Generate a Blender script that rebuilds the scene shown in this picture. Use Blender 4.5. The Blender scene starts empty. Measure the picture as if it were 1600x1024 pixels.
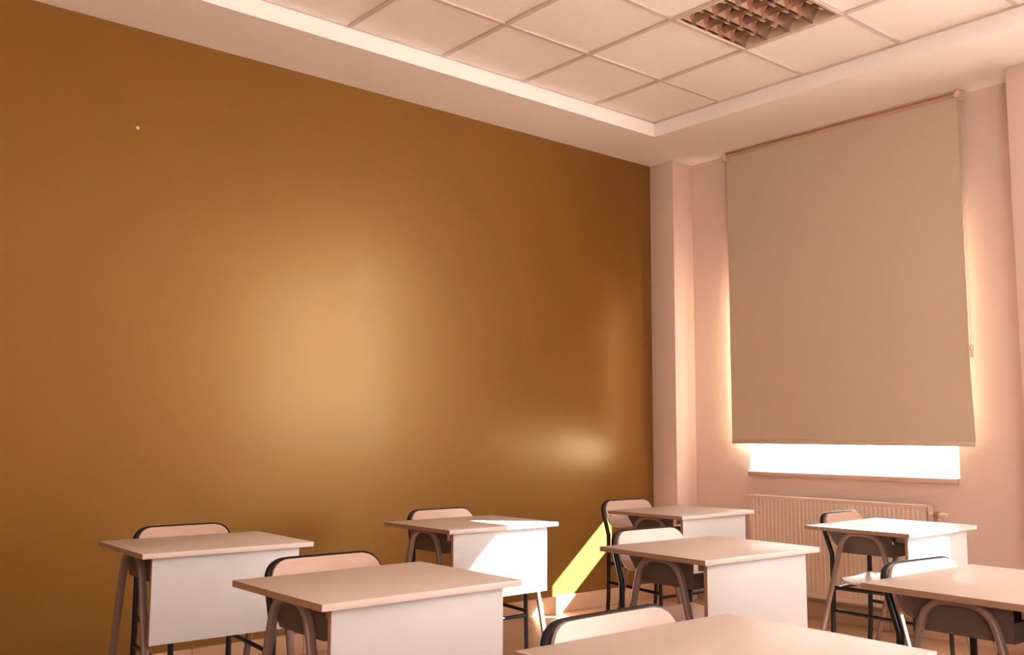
import bpy, bmesh, math, random
from mathutils import Vector, Matrix, Quaternion
random.seed(7)
C = bpy.context.scene.collection
SC = bpy.context.scene

# ------------------------------------------------------------------ camera
CAM_F, CAM_YAW, CAM_PITCH, CAM_ROLL, CAM_H = 1496.69, 0.6994, 0.1105, 0.0046, 1.1607
cy, sy, cp, sp = math.cos(CAM_YAW), math.sin(CAM_YAW), math.cos(CAM_PITCH), math.sin(CAM_PITCH)
fw = Vector((sy*cp, cy*cp, sp)); rt = Vector((cy, -sy, 0)); up = rt.cross(fw)
r2 = math.cos(CAM_ROLL)*rt + math.sin(CAM_ROLL)*up
u2 = -math.sin(CAM_ROLL)*rt + math.cos(CAM_ROLL)*up
camd = bpy.data.cameras.new('camera'); camo = bpy.data.objects.new('camera', camd); C.objects.link(camo)
camd.sensor_width = 36; camd.lens = CAM_F/1600*36; camd.clip_start = 0.05; camd.clip_end = 200
M = Matrix((r2, u2, -fw)).transposed().to_4x4(); M.translation = Vector((0, 0, CAM_H))
camo.matrix_world = M
SC.camera = camo

# ------------------------------------------------------------------ world, sun, exposure
SUN_DIR = Vector((-0.95, 1.0, -0.775))          # the way the sunlight travels
SUN_E, SKY_E, EXPO = 27.0, 4.5, 2.10
W = bpy.data.worlds.new('world'); SC.world = W; W.use_nodes = True
nt = W.node_tree; nt.nodes.clear()
wo = nt.nodes.new('ShaderNodeOutputWorld'); bg = nt.nodes.new('ShaderNodeBackground')
bg.inputs['Color'].default_value = (1.0, 0.93, 0.905, 1); bg.inputs['Strength'].default_value = SKY_E
nt.links.new(bg.outputs[0], wo.inputs[0])
sd = bpy.data.lights.new('sun', 'SUN'); sd.energy = SUN_E; sd.angle = math.radians(0.53); sd.color = (1.0, 0.96, 0.90)
so = bpy.data.objects.new('sun', sd); C.objects.link(so); so.location = (12, -8, 12)
so.rotation_euler = SUN_DIR.to_track_quat('-Z', 'Y').to_euler()
vs = SC.view_settings
SC.display_settings.display_device = 'sRGB'
vs.view_transform = 'Standard'; vs.look = 'None'; vs.exposure = EXPO; vs.gamma = 1; vs.use_curve_mapping = False

# ------------------------------------------------------------------ room measures
X0, XC, XW = -1.7, 5.311, 5.53        # far left wall, column faces, window wall
Y0, YM = -4.3, 4.714                  # wall behind the camera, mustard wall
ZS, ZT = 3.162, 3.252                 # soffit, tile grid
TX, TY = 4.787, 4.202                 # tray edges near the window wall / mustard wall
GX, GY = 3.015, 3.645                 # one crossing of the ceiling grid
WT = 0.16
WZ0, WZ1 = 0.915, 3.12
HEADS = [2.42, 3.12]
WINS = [(2.585, 4.023), (-2.62, 0.815)]

FILL_WIN = (-3.4, -1.3)                      # unseen window added in the opposite wall for fill light
for (a, b), WZ in zip(WINS, HEADS):    # light portals: tell the renderer where the sky comes in
    ld = bpy.data.lights.new('window_portal', 'AREA'); ld.shape = 'RECTANGLE'
    ld.size = b-a; ld.size_y = WZ-WZ0; ld.cycles.is_portal = True
    lo = bpy.data.objects.new('window_portal', ld); C.objects.link(lo)
    lo.location = (XW+WT+0.01, (a+b)/2, (WZ0+WZ)/2)
    lo.rotation_euler = Vector((-1, 0, 0)).to_track_quat('-Z', 'Z').to_euler()

ld = bpy.data.lights.new('window_portal', 'AREA'); ld.shape = 'RECTANGLE'
ld.size = FILL_WIN[1]-FILL_WIN[0]; ld.size_y = WZ1-WZ0; ld.cycles.is_portal = True
lo = bpy.data.objects.new('window_portal', ld); C.objects.link(lo)
lo.location = (X0-0.21, sum(FILL_WIN)/2, (WZ0+WZ1)/2); lo.rotation_euler = Vector((1, 0, 0)).to_track_quat('-Z', 'Z').to_euler()

# ------------------------------------------------------------------ materials
def mat(name, col, rough=0.5, metal=0.0, spec=0.5, var=0.0, vscale=3.0, bump=0.0, bscale=60.0, stretch=None, coat=0.0):
    m = bpy.data.materials.new(name); m.use_nodes = True; n = m.node_tree; b = n.nodes['Principled BSDF']
    b.inputs['Base Color'].default_value = (*col, 1); b.inputs['Roughness'].default_value = rough
    b.inputs['Metallic'].default_value = metal; b.inputs['Specular IOR Level'].default_value = spec
    if coat: b.inputs['Coat Weight'].default_value = coat; b.inputs['Coat Roughness'].default_value = 0.2
    tc = n.nodes.new('ShaderNodeTexCoord'); mp = n.nodes.new('ShaderNodeMapping')
    n.links.new(tc.outputs['Object'], mp.inputs[0])
    if stretch: mp.inputs['Scale'].default_value = stretch
    if var:
        t = n.nodes.new('ShaderNodeTexNoise'); t.inputs['Scale'].default_value = vscale; t.inputs['Detail'].default_value = 5
        n.links.new(mp.outputs[0], t.inputs['Vector'])
        mx = n.nodes.new('ShaderNodeMix'); mx.data_type = 'RGBA'
        mx.inputs['A'].default_value = (*[max(0, c*(1-var)) for c in col], 1)
        mx.inputs['B'].default_value = (*[min(1, c*(1+var)) for c in col], 1)
        n.links.new(t.outputs['Fac'], mx.inputs['Factor']); n.links.new(mx.outputs['Result'], b.inputs['Base Color'])
    if bump:
        t2 = n.nodes.new('ShaderNodeTexNoise'); t2.inputs['Scale'].default_value = bscale; t2.inputs['Detail'].default_value = 3
        n.links.new(mp.outputs[0], t2.inputs['Vector'])
        bp = n.nodes.new('ShaderNodeBump'); bp.inputs['Strength'].default_value = bump; bp.inputs['Distance'].default_value = 0.004
        n.links.new(t2.outputs['Fac'], bp.inputs['Height']); n.links.new(bp.outputs[0], b.inputs['Normal'])
    return m

MT = {}
MT['mustard'] = mat('mustard_paint', (0.195, 0.091, 0.020), 0.32, spec=0.75, var=0.06, vscale=1.3, bump=0.10, bscale=9)
b_ = MT['mustard'].node_tree.nodes['Principled BSDF']
b_.inputs['Specular Tint'].default_value = (1.0, 0.70, 0.30, 1)
b_.inputs['Coat Weight'].default_value = 0.05; b_.inputs['Coat Roughness'].default_value = 0.10; b_.inputs['Coat Tint'].default_value = (1, 0.9, 0.75, 1)
n_ = MT['mustard'].node_tree; w_ = n_.nodes.new('ShaderNodeTexNoise'); w_.inputs['Scale'].default_value = 5; w_.inputs['Detail'].default_value = 1
g_ = n_.nodes.new('ShaderNodeNewGeometry'); n_.links.new(g_.outputs['Position'], w_.inputs['Vector'])
bp_ = n_.nodes.new('ShaderNodeBump'); bp_.inputs['Strength'].default_value = 0.5; bp_.inputs['Distance'].default_value = 0.003
n_.links.new(w_.outputs['Fac'], bp_.inputs['Height']); n_.links.new(bp_.outputs[0], b_.inputs['Coat Normal'])
MT['pink'] = mat('pink_wall_paint', (0.74, 0.56, 0.485), 0.6, var=0.03, bump=0.05, bscale=40)
MT['soffit'] = mat('soffit_paint', (0.94, 0.89, 0.87), 0.7, var=0.02)
MT['tile'] = mat('ceiling_tile_board', (0.92, 0.87, 0.84), 0.9, var=0.03, vscale=30, bump=0.15, bscale=250)
MT['grid'] = mat('ceiling_grid_enamel', (0.66, 0.56, 0.50), 0.5)
MT['floor'] = mat('wood_look_floor', (0.52, 0.33, 0.22), 0.3, var=0.18, vscale=4, stretch=(1, 9, 1))
MT['skirt'] = mat('skirting_tile', (0.62, 0.40, 0.26), 0.45, var=0.08, vscale=6)
MT['joint'] = mat('skirting_grout', (0.35, 0.22, 0.14), 0.8)
MT['laminate'] = mat('desk_laminate', (0.62, 0.515, 0.47), 0.42, var=0.02, vscale=20)
MT['panel'] = mat('desk_panel_melamine', (0.52, 0.50, 0.51), 0.45, var=0.01)
MT['edge'] = mat('plywood_edge', (0.28, 0.155, 0.09), 0.5, var=0.2, vscale=6, stretch=(1, 1, 60))
MT['legs'] = mat('beige_painted_steel', (0.17, 0.108, 0.083), 0.35, spec=0.4)
MT['box'] = mat('brown_steel_tray', (0.085, 0.050, 0.038), 0.5)
MT['black'] = mat('black_painted_tube', (0.008, 0.007, 0.010), 0.3, spec=0.3)
MT['rubber'] = mat('black_rubber', (0.02, 0.02, 0.02), 0.8)
MT['ply'] = mat('varnished_plywood', (0.47, 0.30, 0.235), 0.32, var=0.10, vscale=5, stretch=(1, 1, 12), coat=0.15)
MT['chrome'] = mat('bright_rivet', (0.7, 0.65, 0.6), 0.25, metal=1)
MT['pvc'] = mat('white_pvc', (0.82, 0.78, 0.74), 0.35)
MT['sill'] = mat('sill_board', (0.62, 0.42, 0.33), 0.35, var=0.15, vscale=8)
MT['rad'] = mat('radiator_enamel', (0.74, 0.57, 0.47), 0.4)
MT['brass'] = mat('valve_metal', (0.55, 0.40, 0.28), 0.35, metal=0.8)
MT['mirror'] = mat('louvre_aluminium', (0.52, 0.42, 0.37), 0.13, metal=1.0)
MT['tube'] = mat('unlit_tube_glass', (0.85, 0.78, 0.72), 0.2)
MT['housing'] = mat('luminaire_housing', (0.72, 0.58, 0.48), 0.4)
MT['plastic'] = mat('blind_plastic', (0.74, 0.52, 0.42), 0.35)
MT['rail'] = mat('blind_rail_metal', (0.62, 0.42, 0.32), 0.3, metal=0.3)
MT['outside'] = mat('blocker_render', (0.6, 0.52, 0.45), 0.8, var=0.05)
MT['yard'] = mat('concrete_yard', (0.68, 0.62, 0.56), 0.9, var=0.1)
# blind fabric: diffuse with a little light passing through
m = bpy.data.materials.new('blind_fabric'); m.use_nodes = True; n = m.node_tree; n.nodes.clear()
o_ = n.nodes.new('ShaderNodeOutputMaterial'); df = n.nodes.new('ShaderNodeBsdfDiffuse'); tl = n.nodes.new('ShaderNodeBsdfTranslucent'); mx = n.nodes.new('ShaderNodeMixShader')
df.inputs[0].default_value = (0.60, 0.48, 0.36, 1); tl.inputs[0].default_value = (0.55, 0.36, 0.25, 1); mx.inputs[0].default_value = 0.04
tc = n.nodes.new('ShaderNodeTexCoord'); nz = n.nodes.new('ShaderNodeTexNoise'); nz.inputs['Scale'].default_value = 1.2
cm = n.nodes.new('ShaderNodeMix'); cm.data_type = 'RGBA'
cm.inputs['A'].default_value = (0.60, 0.50, 0.37, 1); cm.inputs['B'].default_value = (0.64, 0.49, 0.38, 1)
n.links.new(tc.outputs['Object'], nz.inputs['Vector']); n.links.new(nz.outputs['Fac'], cm.inputs['Factor']); n.links.new(cm.outputs['Result'], df.inputs[0])
n.links.new(df.outputs[0], mx.inputs[1]); n.links.new(tl.outputs[0], mx.inputs[2]); n.links.new(mx.outputs[0], o_.inputs[0])
MT['fabric'] = m
# window glass: clear with a faint reflection
m = bpy.data.materials.new('window_glass'); m.use_nodes = True; n = m.node_tree; n.nodes.clear()
o_ = n.nodes.new('ShaderNodeOutputMaterial'); tr = n.nodes.new('ShaderNodeBsdfTransparent'); gl = n.nodes.new('ShaderNodeBsdfGlossy'); mx = n.nodes.new('ShaderNodeMixShader')
tr.inputs[0].default_value = (0.93, 0.95, 0.94, 1); gl.inputs['Roughness'].default_value = 0.02; mx.inputs[0].default_value = 0.06
n.links.new(tr.outputs[0], mx.inputs[1]); n.links.new(gl.outputs[0], mx.inputs[2]); n.links.new(mx.outputs[0], o_.inputs[0])
MT['glass'] = m

# ------------------------------------------------------------------ mesh helpers
def finish(name, bm, m, parent=None, smooth=None):
    me = bpy.data.meshes.new(name)
    bmesh.ops.recalc_face_normals(bm, faces=bm.faces)
    bm.to_mesh(me); bm.free()
    me.materials.append(MT[m] if isinstance(m, str) else m)
    if smooth:
        for p in me.polygons: p.use_smooth = True
        try: me.set_sharp_from_angle(angle=math.radians(smooth))
        except Exception: pass
    o = bpy.data.objects.new(name, me); C.objects.link(o)
    if parent: o.parent = parent
    return o
def add_box(bm, lo, hi, bev=0.0):
    t = bmesh.new()
    bmesh.ops.create_cube(t, size=1)
    for v in t.verts:
        v.co = Vector([lo[i]+(v.co[i]+0.5)*(hi[i]-lo[i]) for i in range(3)])
    if bev: bmesh.ops.bevel(t, geom=t.edges[:], offset=bev, segments=2, affect='EDGES', profile=0.5)
    me = bpy.data.meshes.new('t'); t.to_mesh(me); t.free(); bm.from_mesh(me); bpy.data.meshes.remove(me)
def box(name, lo, hi, m, parent=None, bev=0.0, smooth=None):
    bm = bmesh.new(); add_box(bm, lo, hi, bev); return finish(name, bm, m, parent, smooth or (40 if bev else None))
def add_tube(bm, pts, rw, rd=None, seg=12, ref=None, power=1.0, cap=True):
    """sweep an oval (rw across ref, rd along the other way) along pts"""
    rd = rw if rd is None else rd
    pts = [Vector(p) for p in pts]; rings = []
    ref = Vector(ref) if ref else None
    prev = None
    for i, p in enumerate(pts):
        d = (pts[min(i+1, len(pts)-1)]-pts[max(i-1, 0)]).normalized()
        if ref: a = (ref-d*ref.dot(d)).normalized()
        elif prev is None: a = d.orthogonal().normalized()
        else: a = (prev-d*prev.dot(d)).normalized()
        prev = a; b = d.cross(a)
        ring = []
        for k in range(seg):
            t = 2*math.pi*(k+0.5)/seg; c, s = math.cos(t), math.sin(t)
            c = math.copysign(abs(c)**power, c); s = math.copysign(abs(s)**power, s)
            ring.append(bm.verts.new(p+a*rw*c+b*rd*s))
        rings.append(ring)
    for r, q in zip(rings, rings[1:]):
        for k in range(seg): bm.faces.new((r[k], r[(k+1) % seg], q[(k+1) % seg], q[k]))
    if cap:
        bm.faces.new(list(reversed(rings[0]))); bm.faces.new(rings[-1])
def tube(name, pts, rw, m, parent=None, rd=None, **k):
    bm = bmesh.new(); add_tube(bm, pts, rw, rd, **k); return finish(name, bm, m, parent, 50)
def round_path(pts, r, n=6):
    """polyline with rounded corners"""
    pts = [Vector(p) for p in pts]; out = [pts[0]]
    for i in range(1, len(pts)-1):
        a, b, c = pts[i-1], pts[i], pts[i+1]
        rr = r[i-1] if isinstance(r, (list, tuple)) else r
        d1 = (a-b).normalized(); d2 = (c-b).normalized()
        ang = d1.angle(d2); L = min(rr/math.tan(ang/2), (a-b).length*0.49, (c-b).length*0.49)
        p1 = b+d1*L; p2 = b+d2*L
        for k in range(n+1):
            t = k/n; out.append(p1*(1-t)**2+b*2*t*(1-t)+p2*t*t)
    out.append(pts[-1]); return out
def add_prism(bm, poly, axis, a, b):
    """extrude a 2D polygon along an axis (0,1,2) from a to b"""
    def P(q, h):
        l = list(q); l.insert(axis, h); return Vector(l)
    va = [bm.verts.new(P(q, a)) for q in poly]; vb = [bm.verts.new(P(q, b)) for q in poly]
    bm.faces.new(va); bm.faces.new(list(reversed(vb)))
    for i in range(len(poly)):
        j = (i+1) % len(poly); bm.faces.new((va[i], vb[i], vb[j], va[j]))
def empty(name, loc, rz=0, label=None, cat=None, group=None):
    o = bpy.data.objects.new(name, None); C.objects.link(o); o.location = loc; o.rotation_euler = (0, 0, rz)
    o.empty_display_size = 0.1
    if label: tag(o, label, cat, group)
    return o
def tag(o, label, cat, group=None):
    o['label'] = label; o['category'] = cat
    if group: o['group'] = group
    return o
def struct(o, label=None, cat=None):
    o['kind'] = 'structure'
    o['label'] = label; o['category'] = cat
    return o
def copy_tree(o, parent=None):
    c = o.copy(); C.objects.link(c)
    if parent: c.parent = parent
    for ch in list(o.children): copy_tree(ch, c)
    return c

# ------------------------------------------------------------------ room shell
struct(box('floor', (X0-0.3, Y0-0.3, -0.15), (XW+WT, YM+0.3, 0), 'floor'), 'brown wood-look classroom floor under the desks', 'floor')
struct(box('wall_left', (X0-0.3, YM, 0), (XW+WT, YM+0.25, 3.6), 'mustard'), 'mustard yellow painted wall behind the desks', 'wall')
struct(box('wall_back', (X0-0.25, Y0-0.25, 0), (XW+WT, Y0, 3.6), 'pink'), 'pale pink classroom wall behind the camera', 'wall')
bm = bmesh.new()
add_box(bm, (X0-0.2, Y0, 0), (X0, FILL_WIN[0], 3.6)); add_box(bm, (X0-0.2, FILL_WIN[1], 0), (X0, YM, 3.6))
add_box(bm, (X0-0.2, FILL_WIN[0], 0), (X0, FILL_WIN[1], WZ0-0.03)); add_box(bm, (X0-0.2, FILL_WIN[0], WZ1), (X0, FILL_WIN[1], 3.6))
struct(finish('wall_front', bm, 'pink'), 'pale pink classroom wall to the left of the camera', 'wall')
bm = bmesh.new()
ys = [Y0] + [v for w in sorted(WINS) for v in w] + [YM]
for a, b in zip(ys[::2], ys[1::2]): add_box(bm, (XW, a, 0), (XW+WT, b, 3.6))
for (a, b), WZ in zip(WINS, HEADS):
    add_box(bm, (XW, a, 0), (XW+WT, b, WZ0-0.03)); add_box(bm, (XW, a, WZ), (XW+WT, b, 3.6))
struct(finish('wall_right', bm, 'pink'), 'pink painted wall holding the window and radiator', 'wall')
for k, (a, b, lab) in enumerate([(4.490, YM, 'narrow pink corner column beside the mustard wall'),
                                 (1.55, 2.135, 'pink wall column at the right edge, right of the window blind'),
                                 (-3.20, -2.65, 'pink wall column beyond the wide window')]):
    struct(box('column', (XC, a, 0), (XW, b, ZS), 'pink', bev=0.004), lab, 'column')

# ceiling: slab, soffit frame, grid, tiles
ce = bpy.data.objects.new('ceiling', None); C.objects.link(ce); struct(ce, 'pale suspended ceiling of square tiles with a lower plaster border', 'ceiling')
box('slab', (X0-0.25, Y0-0.25, 3.6), (XW+WT, YM+0.25, 3.75), 'soffit', ce)
TX0, TY0 = X0+0.55, Y0+0.5
bm = bmesh.new()
add_box(bm, (X0, TY, ZS), (XW, YM, 3.6)); add_box(bm, (X0, Y0, ZS), (XW, TY0, 3.6))
add_box(bm, (TX, TY0, ZS), (XW, TY, 3.6)); add_box(bm, (X0, TY0, ZS), (TX0, TY, 3.6))
finish('soffit', bm, 'soffit', ce)
gxs = sorted([GX+0.6*i for i in range(-10, 6) if TX0 < GX+0.6*i < TX]); gys = sorted([GY-0.6*j for j in range(-2, 16) if TY0 < GY-0.6*j < TY])
xs = [TX0]+gxs+[TX]; ysg = [TY0]+gys+[TY]
for x in gxs: box('grid_bar', (x-0.012, TY0, ZT-0.001), (x+0.012, TY, ZT+0.03), 'grid', ce)
for a, b in zip(xs, xs[1:]):
    for y in gys: box('grid_bar', (a+0.012, y-0.012, ZT), (b-0.012, y+0.012, ZT+0.03), 'grid', ce)
for lo, hi in [((TX0, TY-0.018, ZT), (TX, TY, ZT+0.03)), ((TX0, TY0, ZT), (TX, TY0+0.018, ZT+0.03)),
               ((TX-0.018, TY0, ZT), (TX, TY, ZT+0.03)), ((TX0, TY0, ZT), (TX0+0.018, TY, ZT+0.03))]:
    box('edge_trim', lo, hi, 'grid', ce)
LIGHTCELLS = []
tile_cache = {}
for ia, (a, b) in enumerate(zip(xs, xs[1:])):
    for ja, (c, d) in enumerate(zip(ysg, ysg[1:])):
        cx, cyy = (a+b)/2, (c+d)/2
        full = abs(b-a-0.6) < 1e-3 and abs(d-c-0.6) < 1e-3
        li = round((cx-3.915)/0.6); lj = round((cyy-2.745)/0.6)
        if full and li % 4 == 0 and lj % 4 == 0: LIGHTCELLS.append((cx, cyy)); continue
        key = (round(b-a, 3), round(d-c, 3))
        g = 0.0135
        if key not in tile_cache:
            w, h = b-a-2*g, d-c-2*g
            o = box('tile', (-w/2, -h/2, 0), (w/2, h/2, 0.015), 'tile', ce); tile_cache[key] = o
        else:
            o = tile_cache[key].copy(); C.objects.link(o)
        o.location = (cx, cyy, ZT+0.006+random.uniform(0, 0.003))

# skirting of separate tiles
def skirting(name, pts, lab):
    (xa, ya), (xb, yb) = pts
    root = empty(name, (xa, ya, 0), math.atan2(yb-ya, xb-xa)); struct(root, lab, 'skirting')
    L = math.hypot(xb-xa, yb-ya); H, T = 0.108, 0.020
    box('backing', (0, 0, 0), (L, T*0.7, H-0.004), 'joint', root)
    return root, L, H, T
def skirt_tiles(root, L, H, T, first, step=0.6):
    x = first
    cuts = [0]
    while x < L: cuts.append(x); x += step
    cuts.append(L)
    for a, b in zip(cuts, cuts[1:]):
        if b-a > 0.01: box('tile', (a+0.0015, 0, 0), (b-0.0015, T, H), 'skirt', root, bev=0.002)
r_ = skirting('baseboard_left', ((XC, YM), (X0, YM)), 'tan skirting tiles along the mustard wall')
skirt_tiles(*r_, (XC-4.318) % 0.6)
for nm, a, b, x, lab in [('baseboard_right', YM-0.024, 4.490, XC, 'short skirting on the face of the corner column'),
                    ('baseboard_right', 4.488, 2.137, XW, 'tan skirting tiles under the radiator'),
                    ('baseboard_right', 2.135, 1.55, XC, 'skirting on the right wall column'),
                    ('baseboard_right', 1.548, -2.648, XW, 'skirting beneath the wide second window'),
                    ('baseboard_right', -2.65, -3.20, XC, 'skirting on the column beyond the wide window'),
                    ('baseboard_right', -3.202, Y0, XW, 'skirting at the far end of the window wall')]:
    root = empty(nm, (x, b, 0), math.pi/2); struct(root, lab, 'skirting')
    L = a-b; box('backing', (0, 0, 0), (L, 0.014, 0.104), 'joint', root); skirt_tiles(root, L, 0.108, 0.020, 0.3)

# windows
def window(idx, a, b, blind_lab, mo=0.0, head=WZ1):
    root = empty('window_%d' % idx, (XW, (a+b)/2, WZ0)); struct(root, blind_lab, 'window')
    hw = (b-a)/2; H = head-WZ0; xf, xb = 0.10, 0.16; f = 0.042
    bm = bmesh.new()
    add_box(bm, (xf, -hw, 0), (xb, -hw+f, H), .003); add_box(bm, (xf, hw-f, 0), (xb, hw, H), .003)
    add_box(bm, (xf+.0015, -hw+f-.004, 0.001), (xb-.0015, hw-f+.004, f)); add_box(bm, (xf+.0015, -hw+f-.004, H-f), (xb-.0015, hw-f+.004, H-.001))
    finish('frame', bm, 'pvc', root, 40)
    box('mullion', (xf, mo-0.03, f), (xb, mo+0.03, H-f), 'pvc', root, bev=.003)
    for s in (-1, 1):
        lo, hi = (mo+0.03, hw-f) if s > 0 else (-hw+f, mo-0.03)
        bm = bmesh.new(); q = 0.012; z0, z1 = f, H-f
        for bx in [((xf-.008, lo, z0), (xb-.01, lo+q, z1)), ((xf-.008, hi-q, z0), (xb-.01, hi, z1)), ((xf-.0065, lo+q-.003, z0), (xb-.0115, hi-q+.003, z0+q)), ((xf-.0065, lo+q-.003, z1-q), (xb-.0115, hi-q+.003, z1))]:
            add_box(bm, *bx, .002)
        sh = finish('sash', bm, 'pvc', root, 40)
        box('pane', (0.13, lo+q, z0+q), (0.134, hi-q, z1-q), 'glass', sh)
    box('sill', (-0.035, -hw-0.0, -0.03), (0.10, hw+0.0, 0), 'sill', root, bev=.003)
    box('sill_top', (-0.02, -hw, 0.0), (0.10, hw, 0.003), 'pvc', root)
    return root
window(1, *WINS[0], 'white framed window behind the drawn roller blind', -0.055, HEADS[0])
window(2, *WINS[1], 'uncovered white framed window right of the right wall column, unseen and widened to shape the wall glow', 0.35)  # out of view; widened to shape its reflected glow on the mustard wall
fill_window = window(3, *FILL_WIN, 'unseen white framed window added for fill light in the wall left of the camera'); fill_window.location.x = X0; fill_window.rotation_euler = (0, 0, math.pi)  # added opening that lets in sky as fill from the left

# outdoors: yard, plus an added tower and pillar that block sun from the windows
struct(box('ground', (XW+WT, -40, -0.5), (45, 40, -0.3), 'yard'), 'pale concrete yard outside the windows', 'ground')
struct(box('sun_blocker_tower', (18, -17.0, -0.3), (20, -14.8, 16.0), 'outside'), 'unseen plain pale tower added across the yard to block the sun', 'building')
struct(box('sun_blocker_pillar', (9, -1.70, -0.3), (9.3, -0.71, 6.5), 'outside'), 'unseen square pale pillar added in the yard to block the sun', 'pillar')  # added block; keeps sun out of the first window's right pane

# ------------------------------------------------------------------ ceiling luminaires
def make_light():
    r = empty('ceiling_luminaire', (0, 0, 0))
    h = 0.288; D = 0.085
    bm = bmesh.new()
    for lo, hi in [((-h, -h, 0), (-h+.012, h, D)), ((h-.012, -h, 0), (h, h, D)), ((-h, -h, 0), (h, -h+.012, D)), ((-h, h-.012, 0), (h, h, D)), ((-h, -h, D), (h, h, D+.004))]:
        add_box(bm, lo, hi)
    finish('housing', bm, 'housing', r)
    n = 4; w = (2*h-.024)/n; i0 = -h+.012
    for k in range(n):
        yc = i0+w*(k+.5)
        bm = bmesh.new(); N = 10; pr = []
        for j in range(N+1):
            t = -1+2*j/N
            pr.append((yc+t*(w/2-.0015), 0.012+(1-abs(t)**2.2)*0.062))
        va = [bm.verts.new((-h+.012, y, z)) for y, z in pr]; vb = [bm.verts.new((h-.012, y, z)) for y, z in pr]
        va2 = [bm.verts.new((-h+.012, y, z+.002)) for y, z in pr]; vb2 = [bm.verts.new((h-.012, y, z+.002)) for y, z in pr]
        for j in range(N):
            bm.faces.new((va[j], va[j+1], vb[j+1], vb[j])); bm.faces.new((va2[j], vb2[j], vb2[j+1], va2[j+1]))
        finish('reflector', bm, 'mirror', r, 60)
        tube('lamp_tube', [(-h+.03, yc, 0.05), (h-.03, yc, 0.05)], 0.008, 'tube', r, seg=10)
        m_ = 5; cw = (2*h-.024)/m_
        for j in range(1, m_):
            xc = -h+.012+cw*j
            bm = bmesh.new()
            # cross blade: V section, its lower edge scooped between the lanes
            K = 8
            for sgn in (1,):
                cols = []
                for q in range(K+1):
                    t = -1+2*q/K; y = yc+t*(w/2-.002); zb = 0.004+0.010*(1-t*t); zt = 0.012+(1-abs(t)**2.2)*0.050+.004
                    zt = max(zt, zb+.004)
                    cols.append((bm.verts.new((xc, y, zb)), bm.verts.new((xc-.011, y, zt)), bm.verts.new((xc+.011, y, zt))))
                for c1, c2 in zip(cols, cols[1:]):
                    bm.faces.new((c1[0], c2[0], c2[1], c1[1])); bm.faces.new((c1[0], c1[2], c2[2], c2[0])); bm.faces.new((c1[1], c2[1], c2[2], c1[2]))
                bm.faces.new(cols[0]); bm.faces.new(cols[-1])
            finish('louvre_blade', bm, 'mirror', r, 60)
    for k in range(n+1):
        y = i0+w*k
        box('divider', (-h+.012, y-.0025, 0.001), (h-.012, y+.0025, 0.014), 'mirror', r)
    bm = bmesh.new()
    for lo, hi in [((-.298, -.298, -.004), (-h+.002, .298, .002)), ((h-.002, -.298, -.004), (.298, .298, .002)), ((-h, -.298, -.004), (h, -h+.002, .002)), ((-h, h-.002, -.004), (h, .298, .002))]:
        add_box(bm, lo, hi)
    finish('trim_frame', bm, 'grid', r)
    return r
LIGHTCELLS.sort(key=lambda c: (abs(c[0]-3.915)+abs(c[1]-2.745)))
lproto = make_light()
for k, (x, y) in enumerate(LIGHTCELLS):
    if k and x < 0: continue
    o = lproto if k == 0 else copy_tree(lproto)
    o.location = (x, y, ZT)
    if k == 0: tag(o, 'unlit square louvre light set in the ceiling grid above the window corner', 'ceiling light')
    else: tag(o, 'unlit square louvre light further along the ceiling outside the picture', 'ceiling light', 'ceiling louvre lights beyond the frame')

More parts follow.
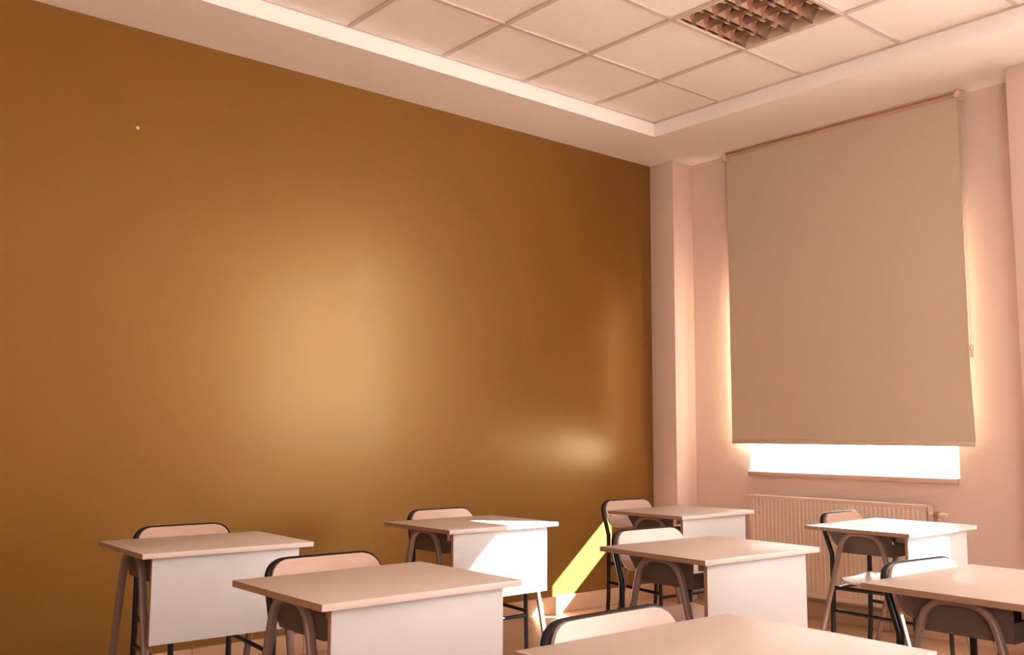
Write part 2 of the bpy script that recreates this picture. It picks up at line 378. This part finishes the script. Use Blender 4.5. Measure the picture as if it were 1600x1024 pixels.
# ------------------------------------------------------------------ roller blinds
def make_blind(y0, y1, ztop, zbot, x, label):
    r = empty('roller_blind', (x, (y0+y1)/2, ztop)); tag(r, label, 'blind')
    hw = (y1-y0)/2; H = ztop-zbot
    bm = bmesh.new(); NY, NZ = 24, 20; grid = []
    for s, off in ((0, 0.0), (1, 0.0012)):
        g = []
        for i in range(NZ+1):
            row = []
            for j in range(NY+1):
                t = i/NZ; u = j/NY
                yy = -hw+.003+u*(2*hw-.006)
                if u == 0: yy -= 0.012*max(0, t-0.8)/0.2
                xx = off+0.004*math.sin(u*7+t*2)*t+0.002*math.sin(u*19)*t
                row.append(bm.verts.new((xx, yy, -0.035-t*(H-0.06))))
            g.append(row)
        grid.append(g)
    for g in grid:
        for i in range(NZ):
            for j in range(NY): bm.faces.new((g[i][j], g[i][j+1], g[i+1][j+1], g[i+1][j]))
    A, B = grid
    for i in range(NZ):
        bm.faces.new((A[i][0], A[i+1][0], B[i+1][0], B[i][0])); bm.faces.new((A[i][-1], B[i][-1], B[i+1][-1], A[i+1][-1]))
    for j in range(NY):
        bm.faces.new((A[0][j], B[0][j], B[0][j+1], A[0][j+1])); bm.faces.new((A[-1][j], A[-1][j+1], B[-1][j+1], B[-1][j]))
    finish('fabric', bm, 'fabric', r, 60)
    box('hem_bar', (-0.006, -hw-0.004, -H), (0.008, hw-0.004, -H+0.028), 'fabric', r, bev=.004)
    tube('roller', [(0.02, -hw, -0.022), (0.02, hw, -0.022)], 0.02, 'rail', r, seg=16)
    box('head_rail', (-0.012, -hw, -0.006), (0.05, hw, 0.0), 'rail', r, bev=.002)
    for s, nm in ((-1, 'bracket'), (1, 'bracket')):
        w = 0.018
        bm = bmesh.new()
        add_box(bm, (-0.018, s*hw-(w if s < 0 else 0), -0.05), (0.055, s*hw+(w if s > 0 else 0), 0.0), .004)
        add_tube(bm, [(-0.028, s*(hw+.009), -0.028), (-0.015, s*(hw+.009), -0.028)], 0.018, seg=16)
        finish(nm, bm, 'plastic', r, 40)
    ch = bmesh.new()
    yb = -hw-.012; L = 1.45
    for x_ in (-0.024, -0.006):
        n_ = 96
        for k in range(n_):
            z = -0.04-L*k/n_
            bmesh.ops.create_icosphere(ch, subdivisions=1, radius=0.0026, matrix=Matrix.Translation((x_, yb-0.006*(z/-L), z)))
        add_tube(ch, [(x_, yb, -0.03), (x_, yb-.006, -0.04-L)], 0.0010, seg=6)
    c = finish('bead_chain', ch, 'plastic', r, 60)
    bm = bmesh.new()
    add_tube(bm, [(-0.015+0.016*math.cos(t), yb-.006+0.004*math.sin(t)*0, -0.055-L+0.016*math.sin(t)) for t in [2*math.pi*k/20 for k in range(21)]], 0.004, seg=8, ref=(0, 1, 0))
    add_box(bm, (-0.021, yb-.012, -0.11-L), (-0.009, yb, -0.07-L), .003)
    finish('chain_ring', bm, 'plastic', c, 50)
    return r
make_blind(2.462, 4.118, ZS-0.003, 1.100, 5.452, 'tall beige roller blind drawn almost down over the window')

# ------------------------------------------------------------------ radiator
def make_radiator():
    ya, yb = 2.735, 3.960; z0, z1 = 0.145, 0.760; xf, xr = 5.415, 5.50
    r = empty('radiator', (xf, (ya+yb)/2, 0)); tag(r, 'beige ribbed panel radiator on the wall under the window', 'radiator')
    hw = (yb-ya)/2; d = xr-xf
    # ribbed front panel
    bm = bmesh.new(); n = 40; prof = [(0.0, -hw), (0.0, -hw+.03)]
    stp = (2*hw-.06)/n
    for k in range(n):
        y = -hw+.03+stp*k
        prof += [(0.0, y+stp*.18), (0.0025, y+stp*.32), (0.0025, y+stp*.68), (0.0, y+stp*.82)]
    prof += [(0.0, hw-.03), (0.0, hw), (0.012, hw), (0.012, -hw)]
    add_prism(bm, [(p[0], p[1]) for p in prof], 2, z0+.03, z1-.02)
    add_box(bm, (0.0, -hw, z0), (0.012, hw, z0+.03), .003); add_box(bm, (0.0, -hw, z1-.02), (0.012, hw, z1-.004), .003)
    finish('front_panel', bm, 'rad', r)
    box('rear_panel', (d-.02, -hw+.005, z0), (d-.008, hw-.005, z1-.006), 'rad', r, bev=.003)
    for s in (-1, 1): box('side_cover', (0.002, s*hw-(0.002 if s > 0 else 0), z0+.01), (d-.006, s*hw+(0.002 if s < 0 else 0), z1-.003), 'rad', r)
    bm = bmesh.new(); add_box(bm, (-.002, -hw-.002, z1-.006), (.010, hw+.002, z1+.002), .002); add_box(bm, (d-.018, -hw-.002, z1-.006), (d-.005, hw+.002, z1+.002), .002)
    for k in range(60):
        y = -hw+.01+(2*hw-.02)*k/59; add_box(bm, (.01, y-.003, z1-.006), (d-.016, y+.003, z1-.001))
    finish('top_grille', bm, 'rad', r)
    v = tube('inlet_pipe', [(0.045, -hw, z1-.05), (0.045, -hw-.05, z1-.05)], 0.010, 'rad', r)
    bm = bmesh.new(); add_tube(bm, [(0.045, -hw-.022, z1-.05), (0.045, -hw-.042, z1-.05)], 0.016, seg=6)
    add_tube(bm, [(0.045, -hw-.05, z1-.07), (0.045, -hw-.05, z1-.03)], 0.012)
    finish('valve', bm, 'brass', r, 40)
    tube('valve_knob', [(0.045, -hw-.055, z1-.05), (0.045, -hw-.062, z1-.05), (0.045, -hw-.095, z1-.052), (0.045, -hw-.10, z1-.052)], 0.013, 'rad', r, seg=14)
    tube('supply_pipe', round_path([(0.045, -hw-.05, z1-.05), (0.045, -hw-.05, z1-.09), (d+.012, -hw-.05, z1-.10)], .02), 0.008, 'rad', r)
    for s in (-1, 1): box('wall_bracket', (d-.01, s*.4-.02, z0+.1), (XW-xf-.0005, s*.4+.02, z0+.45), 'rad', r)
make_radiator()

# ------------------------------------------------------------------ school desk (origin: near left corner of the top, on the floor)
DW, DD = 0.641, 0.499
def make_desk():
    r = empty('school_desk', (0, 0, 0)); T = 0.018
    box('desktop', (0.002, 0, .75-T), (DW-.002, DD, .75), 'laminate', r, bev=.0012)
    box('edge_band', (0, 0.0005, .75-T+.0005), (.002, DD-.0005, .7492), 'edge', r); box('edge_band', (DW-.002, 0.0005, .75-T+.0005), (DW, DD-.0005, .7492), 'edge', r)
    fp = box('front_panel', (.046, .030, .437), (DW-.046, .046, .75-T), 'panel', r, bev=.001)
    box('edge_band', (.0445, .031, .438), (.046, .045, .75-T-.001), 'edge', fp); 
    xa = 0.052
    for s in (0, 1):
        x = xa if s == 0 else DW-xa
        p = round_path([(x, 0.560-.035, 0.012), (x, 0.405, 0.46), (x, 0.335, .724), (x, 0.165, .724), (x, 0.105, .50), (x, -0.015, 0.012)], [0.5, 0.085, 0.085, 0.5], 8)
        lg = tube('leg_frame', p, 0.0135, 'legs', r, rd=0.009, ref=(1, 0, 0), power=0.6, seg=16)
        for y in (0.527, -0.017):
            box('foot_cap', (x-.016, y-.013, 0), (x+.016, y+.013, .022), 'rubber', lg, bev=.003)
    # open book tray: sides, floor, low front lip
    x0, x1 = 0.078, DW-0.078; zt, zb = .75-T, 0.634; yr, yf = 0.435, 0.120
    tray = empty('book_tray', (0, 0, 0)); tray.parent = r
    side = [(yf, zt), (yr, zt), (0.362, zb), (yf, zb)]
    for xx in (x0, x1-.003):
        bm = bmesh.new(); add_prism(bm, side, 0, xx, xx+.003); finish('side_plate', bm, 'box', tray)
    box('tray_floor', (x0+.003, yf+.003, zb), (x1-.003, .362, zb+.003), 'box', tray)
    box('front_lip', (x0+.003, yf, zb), (x1-.003, yf+.003, zb+.052), 'box', tray)
    tube('cross_bar', [(xa, .335, .700), (DW-xa, .335, .700)], .009, 'legs', r)
    for s in (.09, DW-.09): box('panel_bracket', (s-.01, .046, .70), (s+.01, .10, .732), 'legs', r)
    return r

# ------------------------------------------------------------------ school chair (origin under the rear uprights, facing -Y)
def plate(bm, W2, z0, z1, rad, depth, th, ylean, nx=20):
    """curved rounded plate; y from ylean(z) plus a hollow across its width"""
    ring = []
    zc = (z0+z1)/2; h2 = (z1-z0)/2; n = 8
    for cxs, czs, a0 in ((1, 1, 0), (-1, 1, 90), (-1, -1, 180), (1, -1, 270)):
        for k in range(n+1):
            a = math.radians(a0+90*k/n); ring.append((cxs*(W2-rad)+rad*math.cos(a), zc+czs*(h2-rad)+rad*math.sin(a)))
    def zr(x):    # z extents at x
        e = max(0.0, abs(x)-(W2-rad)); q = math.sqrt(max(0, rad*rad-e*e)); return zc-h2+rad-q, zc+h2-rad+q
    xs_ = [W2*math.sin(math.pi/2*(-1+2*i/nx)) for i in range(nx+1)]; NZ = 6
    fr, bk = [], []
    for x in xs_:
        a, b = zr(x); cf, cb = [], []
        if b-a < 1e-4: a -= .0005; b += .0005
        for j in range(NZ+1):
            z = a+(b-a)*j/NZ; y = ylean(z)-depth*(x/W2)**2
            cf.append(bm.verts.new((x, y-th, z))); cb.append(bm.verts.new((x, y, z)))
        fr.append(cf); bk.append(cb)
    for i in range(nx):
        for j in range(NZ):
            bm.faces.new((fr[i][j], fr[i+1][j], fr[i+1][j+1], fr[i][j+1])); bm.faces.new((bk[i][j], bk[i][j+1], bk[i+1][j+1], bk[i+1][j]))
        bm.faces.new((fr[i][0], bk[i][0], bk[i+1][0], fr[i+1][0])); bm.faces.new((fr[i][NZ], fr[i+1][NZ], bk[i+1][NZ], bk[i][NZ]))
    for i in (0, nx):
        for j in range(NZ): bm.faces.new((fr[i][j], fr[i][j+1], bk[i][j+1], bk[i][j]))
def make_chair():
    r = empty('school_chair', (0, 0, 0)); R = 0.0115; hw = 0.194
    lean = lambda z: 0.0 if z < .59 else (z-.59)/(.785-.59)*.062
    ztop = .785-R
    p = [(-hw, 0.0, .445), (-hw, 0.0, .595), (-hw, lean(ztop), ztop), (hw, lean(ztop), ztop), (hw, 0.0, .595), (hw, 0.0, .445)]
    tube('back_frame', round_path(p, [0.06, .066, .066, 0.06], 8), R, 'black', r, seg=14)
    for s in (-1, 1):
        l = tube('leg', [(s*hw, 0.0, .445), (s*hw, 0.004, .25), (s*hw, 0.022, 0.01)], R, 'black', r)
        tube('foot_cap', [(s*hw, .023, 0.0), (s*hw, .0215, .028)], R+.003, 'rubber', l)
        l = tube('leg', round_path([(s*hw, -.33, .440), (s*hw, -.385, .440), (s*hw, -.395, .01)], .035), R*.9, 'black', r)
        tube('foot_cap', [(s*hw, -.3955, 0.0), (s*hw, -.395, .028)], R+.002, 'rubber', l)
        tube('seat_rail', [(s*hw, 0.0, .440), (s*hw, -.335, .440)], R*.85, 'black', r)
        tube('side_stretcher', [(s*hw, 0.003, .335), (s*hw, -.388, .320)], R*.75, 'black', r)
    tube('front_stretcher', [(-hw, -.3885, .300), (hw, -.3885, .300)], R*.8, 'black', r)
    tube('rear_rail', [(-hw, 0.0, .432), (hw, 0.0, .432)], R*.8, 'black', r)
    tube('front_rail', [(-hw, -.36, .436), (hw, -.36, .436)], R*.8, 'black', r)
    bm = bmesh.new(); plate(bm, 0.190, .632, 0.7795, .060, 0.010, .009, lambda z: lean(z)-.0045)
    bk = finish('backrest', bm, 'ply', r, 40)
    for s in (-1, 1):
        z = .70; y = lean(z)-.0045-.0095-.009
        tube('rivet', [(s*.165, y+.001, z), (s*.165, y-.0025, z-.0005)], .006, 'chrome', bk)
    # seat shell
    bm = bmesh.new(); NX, NY = 14, 14; f, b = [], []
    for i in range(NX+1):
        u = -1+2*i/NX; cf, cb = [], []
        for j in range(NY+1):
            v = -1+2*j/NY
            k = 1-0.055*(abs(u)**6)*(abs(v)**6)*2.2
            x = u*0.200*k*(1-0.03*(v+1)/2); y = -.205+v*0.195*k
            z = .455+.010*u*u*(0.6+.4*v)-.022*max(0, -v-.6)**2/.16*1.0+.012*max(0, v-.5)**2/.25
            cf.append(bm.verts.new((x, y, z+.009))); cb.append(bm.verts.new((x, y, z)))
        f.append(cf); b.append(cb)
    for i in range(NX):
        for j in range(NY):
            bm.faces.new((f[i][j], f[i+1][j], f[i+1][j+1], f[i][j+1])); bm.faces.new((b[i][j], b[i][j+1], b[i+1][j+1], b[i+1][j]))
        bm.faces.new((f[i][0], b[i][0], b[i+1][0], f[i+1][0])); bm.faces.new((f[i][NY], f[i+1][NY], b[i+1][NY], b[i][NY]))
    for i in (0, NX):
        for j in range(NY): bm.faces.new((f[i][j], f[i][j+1], b[i][j+1], b[i][j]))
    st = finish('seat', bm, 'ply', r, 40)
    for sx in (-1, 1):
        for y in (-.06, -.33): tube('rivet', [(sx*.165, y, .465), (sx*.165, y, .4745)], .006, 'chrome', st)
    return r

DESKS = [  # x, y, yaw, label
 (1.171, 3.325, -.018, 'leftmost school desk, white front panel, in the row by the mustard wall'),
 (1.172, 2.099, .008, 'school desk second from the left, in front of the leftmost desk'),
 (2.471, 3.346, .011, 'school desk whose white front panel is bleached by sunlight by the mustard wall'),
 (3.811, 3.193, .041, 'school desk in the far corner left of the radiator'),
 (2.547, 2.040, -.030, 'school desk in the middle of the room, before the corner desk'),
 (1.203, .934, -.020, 'nearest school desk, only its large top showing at the bottom edge'),
 (2.506, .974, -.031, 'school desk cut by the right edge of the picture, in shade'),
 (3.908, 2.052, .010, 'school desk with sunlit top and front panel before the radiator')]
CHAIRS = [  # x of the centre, y of the rear uprights, yaw, label
 (1.545, 3.880, -.01, 'black framed plywood chair behind the leftmost desk'),
 (1.520, 2.660, 0.0, 'black framed plywood chair behind the second desk from the left'),
 (2.885, 3.935, 0.0, 'black framed plywood chair behind the sun bleached desk by the mustard wall'),
 (4.155, 3.850, -.02, 'black framed plywood chair in the far corner beside the sunlight stripe on the wall'),
 (2.955, 2.610, -.035, 'black framed plywood chair behind the middle desk'),
 (1.515, 1.420, 0.0, 'nearest plywood chair, its backrest rising over the desk at the bottom edge'),
 (2.880, 1.435, -.08, 'plywood chair with bright glossy backrest behind the desk at the right edge'),
 (4.375, 2.600, .075, 'black framed plywood chair before the radiator behind the sunlit desk')]
dproto = make_desk(); cproto = make_chair()
for i, (x, y, a, lab) in enumerate(DESKS):
    o = dproto if i == 0 else copy_tree(dproto)
    o.location = (x, y, 0); o.rotation_euler = (0, 0, a); tag(o, lab, 'desk', 'white school desks in rows')
for i, (x, y, a, lab) in enumerate(CHAIRS):
    o = cproto if i == 0 else copy_tree(cproto)
    o.location = (x, y, 0); o.rotation_euler = (0, 0, a); tag(o, lab, 'chair', 'plywood school chairs behind the desks')

# ------------------------------------------------------------------ nails in the mustard wall
def nail(x, z, r, label):
    bm = bmesh.new()
    add_tube(bm, [(0, 0.004, 0), (0, -.018, .002)], r*.45, seg=8)
    add_tube(bm, [(0, -.018, .002), (0, -.021, .002)], r, seg=12)
    o = finish('nail', bm, 'chrome', None, 50); o.location = (x, YM, z)
    tag(o, label, 'nail')
nail(1.535, 2.648, .009, 'small metal nail high on the left of the mustard wall')
nail(4.636, .492, .006, 'tiny nail low on the mustard wall above the sunlight stripe')
